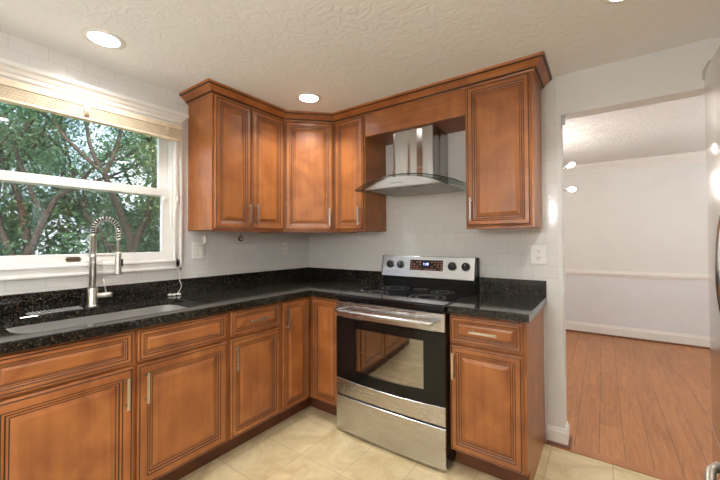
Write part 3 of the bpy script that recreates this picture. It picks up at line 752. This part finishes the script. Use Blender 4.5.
# backguard
b = MB()
b.box(X0+.012, X1-.002, -.060, -.012, .893, 1.168, .004); b.box(X0+.014, X1-.008, -.085, -.058, .9248, 1.003, .003)
b.build('backguard', 'black_enamel', r)
tilt = math.radians(11)
MP = T((0, -.082, 1.087)) @ Matrix.Rotation(-tilt, 4, 'X')     # local: front faces -y, panel centre
b = MB(MP); b.box(X0+.014, X1-.010, -.012, .014, -.083, .083, .004); cp_ = b.build('control_panel', 'steel_h', r)
for sx, x in ((0, X0+.011), (1, X1-.010)): b = MB(MP); b.box(x-.003+0*sx, x+.004, -.013, .020, -.084, .084, .002); b.build('end_cap', 'black_enamel', cp_)
for kx in (-.303, -.208, .217, .317):
    b = MB(MP @ T((kx, -.012, .013))); b.lathe([(.029, .0004), (.029, .014), (.025, .020), (.0, .020)], (0, 0, 0), 'Y', 24); b.box(-.0045, .0045, -.028, -.019, -.019, .019, .002)
    k_ = b.build('knob', 'dark_plastic', cp_)
    b = MB(MP @ T((kx, -.012, .013))); b.box(-.0012, .0012, -.0288, -.0279, .004, .018); b.lathe([(.0335, .0002), (.0335, .0012), (.0305, .0012), (.0305, .0002)], (0, 0, 0), 'Y', 24); b.build('knob_mark', 'chrome', k_)
b = MB(MP @ T((.010, -.0125, .014))); b.box(-.135, .135, -.0015, .002, -.040, .040, .001); dp = b.build('display', 'cooktop_glass', cp_)
RXF = Matrix.Rotation(PI/2, 4, 'X')
text_part('clock_digits', '1:18', .026, MP @ T((.008, -.0145, .022)) @ RXF, 'led_blue', dp)
b = MB(MP @ T((.010, -.0142, .014)))
for rr_ in range(4):
    for cc in range(11):
        xk = -.122+cc*.0244
        if abs(xk) < .04 and rr_ > 0 or (cc + rr_) % 5 == 4: continue
        b.box(xk-.007, xk+.007, -.0004, .0002, -.033+rr_*.018, -.0315+rr_*.018+.0035)
b.build('key_legends', 'led_orange', dp)
b = MB(MP); b.box(-.022, .022, -.0128, -.011, -.055, -.049); b.build('badge', 'chrome', cp_)

# ------------------------------------------------------------------ hood
r = thing('range_hood', 'stainless steel chimney range hood with curved glass canopy above the stove', 'range hood', (1.3125, 0, 1.655))
b = MB(); b.box(-.158, .158, -.285, -.003, .045, .4500, .003); b.box(-.1595, .1595, -.2865, -.003, .045, .16, .003)
b.build('chimney', 'steel_v', r)
def arch(x, hw=.385, a=.088): return a*(1-(x/hw)**2)-.012
HW = .295
NXH = 25; hx_ = [-HW+2*HW*i/(NXH-1) for i in range(NXH)]
b = MB()
fy = lambda x: -.475-.018*(1-(x/HW)**2)
top = lambda x: max(.003, .064*(1-(x/HW)**2)+.003)
rows = [[Vector((x, -.003, 0)) for x in hx_], [Vector((x, fy(x)+.0, 0)) for x in hx_], [Vector((x, fy(x)+.004, top(x))) for x in hx_], [Vector((x, -.003, top(x))) for x in hx_]]
rows.append(rows[0]); V = b.grid(rows, 0, False)
for e in (0, -1): b.cap([V[k][e] for k in range(4)])
b.build('hood_body', 'steel_h', r)
b = MB()
for x0 in (-.265, .006):
    b.box(x0, x0+.26, -.42, -.07, -.004, -.0003, .002)
    for k in range(12): b.box(x0+.012+.0205*k, x0+.021+.0205*k, -.405, -.085, -.0062, -.003, .001, seg=1)
b.build('grease_filter', 'gray_metal', r)
b = MB()
for k in range(5):
    xk = -.050+.017*k; b.lathe([(.0035, 0), (.0035, .002), (0, .002)], (xk, fy(xk)+.001, .026), 'Y', 10)
b.build('push_buttons', 'dark_plastic', r)
b = MB(); GH = .385; gx = [-GH+2*GH*i/32 for i in range(33)]
gy = lambda x: -.500+.030*(x/GH)**2
gz = lambda x: .072*(1-(x/GH)**2)+.003 - .004*0
t5 = .005
rows = [[Vector((x, -.01 if abs(x) > .0 else -.01, gz(x)+.002)) for x in gx], [Vector((x, gy(x), gz(x)+.002)) for x in gx], [Vector((x, gy(x), gz(x)+.002+t5)) for x in gx], [Vector((x, -.01, gz(x)+.002+t5)) for x in gx]]
rows.append(rows[0]); V = b.grid(rows, 0, True, False, lambda i, j: 1 if i == 1 else 0)
for e in (0, -1): b.cap([V[k][e] for k in range(4)], 1)
b.build('glass_canopy', ['hood_glass', 'black_enamel'], r)

# ------------------------------------------------------------------ refrigerator
FX0 = 2.672
r = thing('refrigerator', 'stainless steel refrigerator with bowed doors at the right edge of the view', 'refrigerator', (3.08, -1.545, 0))
q = lambda x: x-3.08
b = MB(); b.box(q(2.735), q(3.44), -.455, .455, .02, 1.735, .005); b.box(q(2.76), q(3.40), -.44, .44, .001, .03); b.build('cabinet_body', 'gray_metal', r)
def fdoor(name, y0, y1, z0, z1):
    b = MB(); n = 13; ys = [y0+(y1-y0)*i/(n-1) for i in range(n)]
    fx = lambda y: q(FX0)-.022*(1-((y-(y0+y1)/2)/((y1-y0)/2))**2)
    rows = [[Vector((q(2.733), y, z1)) for y in ys], [Vector((fx(y)+.008, y, z1)) for y in ys], [Vector((fx(y), y, z1-.01)) for y in ys], [Vector((fx(y), y, z0+.01)) for y in ys], [Vector((fx(y)+.008, y, z0)) for y in ys], [Vector((q(2.733), y, z0)) for y in ys]]
    rows.append(rows[0]); V = b.grid(rows, 0, False)
    for e in (0, -1): b.cap([V[k][e] for k in range(6)])
    for f in b.bm.faces: f.smooth = False
    return b.build(name, 'steel_fridge', r)
d1 = fdoor('door', .003, .455, .775, 1.75); d2 = fdoor('door', -.455, -.003, .775, 1.75); d3 = fdoor('freezer_drawer', -.455, .455, .06, .765)
def vh(par, y, z0, z1):
    b = MB(); n = 20
    b.tube([(q(2.672)-.012-.042*math.sin(PI*i/n), y, z0+(z1-z0)*i/n) for i in range(n+1)], .011, 12); b.build('handle', 'steel_fridge', par)
vh(d1, .045, .96, 1.50); vh(d2, -.045, .96, 1.50)
b = MB(); n = 20; b.tube([(q(2.672)-.004-.056*math.sin(PI*i/n)**.5, -.36+.72*i/n, .69) for i in range(n+1)], .011, 12); b.build('handle', 'nickel', d3)
for yy in (.41, -.41):
    b = MB(); b.box(q(2.665), q(2.82), yy-.040, yy+.040, 1.7505, 1.785, .008, 0); b.build('hinge_cover', 'gray_metal', r)

# ------------------------------------------------------------------ ceiling lights
def can_light():
    r = thing('recessed_light', 'x', 'ceiling light', (0, 0, H), 0, 'recessed ceiling lights')
    b = MB(); b.lathe([(.066, -.004), (.070, -.007), (.084, -.006), (.092, -.0025), (.092, -.0003), (.066, -.0003)], (0, 0, 0), 'Z', 36); b.build('trim_ring', 'white_paint', r)
    b = MB(); b.lathe([(0, -.0055), (.067, -.0055), (.067, -.001), (0, -.001)], (0, 0, 0), 'Z', 36); b.build('diffuser', 'lamp_glow', r)
    l = bpy.data.lights.new('lamp', 'AREA'); l.shape = 'DISK'; l.size = .13; l.energy = CAN_WATT; l.color = CAN_COLOR; l.spread = math.radians(125)
    lo_ = bpy.data.objects.new('lamp', l); COL.objects.link(lo_); lo_.parent = r; lo_.location = (0, 0, -.0065)
    return r
cl = can_light(); cl.location = (.344, -1.835, H); cl['label'] = 'round recessed ceiling light in front of the window'
for loc, lab in (((.690, -.700, H), 'round recessed ceiling light above the inside corner of the worktop'),
                 ((2.52, -.70, H), 'round recessed ceiling light before the doorway'),
                 ((1.55, -1.95, H), 'round recessed ceiling light over the middle of the floor'),
                 ((.60, -3.35, H), 'round recessed ceiling light at the rear on the window side'),
                 ((2.50, -3.35, H), 'round recessed ceiling light at the rear beyond the refrigerator')):
    c = copy_tree(cl); c.location = loc; c['label'] = lab

r = thing('pendant_lamp', 'round white glass pendant lamp hanging behind the viewer at the rear of the kitchen', 'lamp', (1.85, -3.30, 1.74))
b = MB(); b.tube([(0, 0, .11), (0, 0, H-1.74-.02)], .006, 8); b.lathe([(.06, H-1.74-.024), (.06, H-1.74-.0005), (0, H-1.74-.0005)], (0, 0, 0)); b.build('stem', 'nickel', r)
b = MB(); b.lathe([(.001, -.12)]+[(.12*math.sin(PI*k/14), -.12*math.cos(PI*k/14)) for k in range(1, 14)]+[(.001, .12)], (0, 0, 0)); b.build('globe', 'globe_glass', r)
l = bpy.data.lights.new('lamp', 'POINT'); l.shadow_soft_size = .125; l.energy = GLOBE_WATT; l.color = (.965, .98, 1)
o = bpy.data.objects.new('lamp', l); COL.objects.link(o); o.parent = r; globe_lamp = r
# ------------------------------------------------------------------ dining chandelier (bare bulbs on radiating arms)
CX, CY, CZ = 1.86, 1.50, 1.90
r = thing('chandelier', 'metal chandelier with bare glowing bulbs half hidden behind the doorway edge', 'chandelier', (CX, CY, CZ))
b = MB(); b.tube([(0, 0, .03), (0, 0, H-CZ-.02)], .007, 10); b.lathe([(.055, H-CZ-.022), (.055, H-CZ-.0005), (0, H-CZ-.0005)], (0, 0, 0)); b.build('rod', 'chrome', r)
b = MB(); b.lathe([(.002, -.045), (.025, -.038), (.042, -.018), (.045, 0), (.042, .018), (.025, .038), (.002, .045)], (0, 0, 0)); b.build('hub', 'chrome', r)
for e in [(.245, 0, .115), (.245, 0, -.098), (-.25, .05, .12), (-.25, -.03, -.10), (-.06, .25, .06), (-.08, -.24, .02), (-.12, .2, -.13), (-.1, -.22, .16)]:
    v = Vector(e); d = Vector((v.x, v.y, (.55 if v.z > 0 else -.05)*v.length*.7)).normalized()
    b = MB(); b.tube([d*0, v*.6, v], .005, 8); b.tube([v-d*.005, v+d*.035], .013, 12); a_ = b.build('arm', 'chrome', r)
    b = MB(); ax = d; u = ax.orthogonal().normalized(); w2 = ax.cross(u); rows = []
    for rad, h in ((.009, .036), (.012, .045), (.021, .065), (.023, .080), (.018, .097), (.008, .108), (.001, .111)):
        rows.append([v+ax*h+(u*math.cos(2*PI*k/16)+w2*math.sin(2*PI*k/16))*rad for k in range(16)])
    b.grid(rows, 0, True, True); b.build('bulb', 'bulb_glow', a_)
l = bpy.data.lights.new('lamp', 'POINT'); l.energy = DINING_WATT*.35; l.color = (1, .96, .91); l.shadow_soft_size = .05
o = bpy.data.objects.new('lamp', l); COL.objects.link(o); o.parent = r; o.location = (.02, 0, -.16)
c = copy_tree(globe_lamp); c.location = (4.0, 1.5, 1.74); c['label'] = 'added fill lamp shaped as a round white glass pendant, unseen in the dining room beyond the refrigerator'  # pendant copy added out of view to brighten the dining room
for o in c.children:
    if o.type == 'LIGHT': o.data = o.data.copy(); o.data.energy = DINING_WATT*6

# ------------------------------------------------------------------ outdoors
b = MB(); b.box(-70, -.2, -40, 50, -2.6, -2.5); struct(b.build('ground', 'lawn'))
def make_tree(loc, height, spread, leafm, label, seed, nl=5200, lean=(0, 0), fork=.32):
    rnd = random.Random(seed); r = thing('tree', label, 'tree', loc)
    tb = MB(); tips = []
    def grow(p, d, L, rad, lvl):
        n = 4; pts = [p]; rs = [rad]
        for i in range(n):
            d = (d+Vector((rnd.uniform(-1, 1), rnd.uniform(-1, 1), rnd.uniform(-.4, .8)))*.16).normalized()
            p = p+d*L/n; pts.append(p); rs.append(rad*(1-.4*(i+1)/n))
            if lvl >= 2: tips.append((p, lvl))
        tb.tube(pts, rs, 7 if lvl < 2 else 5, caps=False)
        if lvl < 4:
            for k in range(3 if lvl < 3 else 2):
                a = rnd.uniform(0, 2*PI); s = rnd.uniform(.55, 1.05)
                nd = (d+Vector((math.cos(a)*s*spread, math.sin(a)*s*spread, rnd.uniform(-.25, .35)))).normalized()
                q_ = pts[rnd.choice((-1, -1, -2))]
                grow(q_, nd, L*rnd.uniform(.62, .82), rad*.56, lvl+1)
    grow(Vector((0, 0, 0)), Vector((lean[0], lean[1], 1)).normalized(), height*fork, height*.021, 0)
    tb.build('trunk', 'bark', r, fix=False)
    V = []; F = []
    for k in range(nl):
        c, lvl = rnd.choice(tips)
        c = c+Vector((rnd.gauss(0, 1), rnd.gauss(0, 1), rnd.gauss(0, .8)))*height*.034
        s = rnd.uniform(.032, .068)
        e = Euler((rnd.uniform(-1, 1), rnd.uniform(-1, 1), rnd.uniform(0, 6.28))).to_matrix()
        i = len(V)
        for px_, py_ in ((-1.3, 0), (-.2, -.6), (1.3, 0), (-.2, .6)): V.append(c+e @ Vector((px_*s, py_*s, 0)))
        F.append((i, i+1, i+2, i+3))
    me = bpy.data.meshes.new('foliage'); me.from_pydata(V, [], F); me.materials.append(MAT[leafm])
    o = bpy.data.objects.new('foliage', me); COL.objects.link(o); o.parent = r
G = -2.5
make_tree((-12, -.3, G), 11, .9, 'leaf_green', 'spreading green tree seen in the left part of the window', 3, 11000)
make_tree((-11, 2.6, G), 11, .8, 'leaf_green', 'forked dark trunked tree in the middle of the window', 11, 11000)
make_tree((-9.5, 5.2, G), 9, .8, 'leaf_olive', 'olive green tree at the right edge of the window', 21, 11000)
make_tree((-21, .0, G), 12, .9, 'leaf_green', 'further green tree behind the spreading one at the left of the window', 31, 8000)
make_tree((-20, 6.5, G), 12, .9, 'leaf_green', 'further green tree between the forked tree and the olive one', 41, 9000)
def bush(loc, R, leafm, label, seed, n=5000):
    rnd = random.Random(seed); V = []; F = []; tb = MB()
    r = thing('bush', label, 'bush', loc)
    for k in range(7):
        a = rnd.uniform(0, 6.28); tb.tube([(0, 0, 0), (math.cos(a)*R*.3, math.sin(a)*R*.3, R*.7), (math.cos(a)*R*.6, math.sin(a)*R*.6, R*1.3)], [.05, .035, .015], 5)
    tb.build('stem', 'bark', r)
    for k in range(n):
        d = Vector((rnd.gauss(0, 1), rnd.gauss(0, 1), rnd.gauss(0, 1))).normalized()
        c = Vector((d.x*R, d.y*R, R*.95+d.z*R*.9))*1.0; c = Vector((0, 0, R*.9)).lerp(c, rnd.uniform(.7, 1.05)*(.85+.15*math.sin(d.x*9)*math.cos(d.y*8)))
        s = rnd.uniform(.06, .12); e = Euler((rnd.uniform(-1, 1), rnd.uniform(-1, 1), rnd.uniform(0, 6.28))).to_matrix(); i = len(V)
        for px_, py_ in ((-1.3, 0), (-.2, -.6), (1.3, 0), (-.2, .6)): V.append(c+e @ Vector((px_*s, py_*s, 0)))
        F.append((i, i+1, i+2, i+3))
    me = bpy.data.meshes.new('foliage'); me.from_pydata(V, [], F); me.materials.append(MAT[leafm]); o = bpy.data.objects.new('foliage', me); COL.objects.link(o); o.parent = r
bush((-14.5, -2.2, G), 2.5, 'leaf_green', 'low round green bush under the left tree outside', 61, 12000)
bush((-14.5, 1.8, G), 3.5, 'leaf_green', 'round green bush beneath the forked tree outside', 62, 15000)
bush((-15, 6.2, G), 3.7, 'leaf_green', 'large green bush between the forked tree and the olive bush outside', 64, 15000)
bush((-12, 9.6, G), 3.4, 'leaf_olive', 'olive green bush at the right of the window outside', 63, 12000)
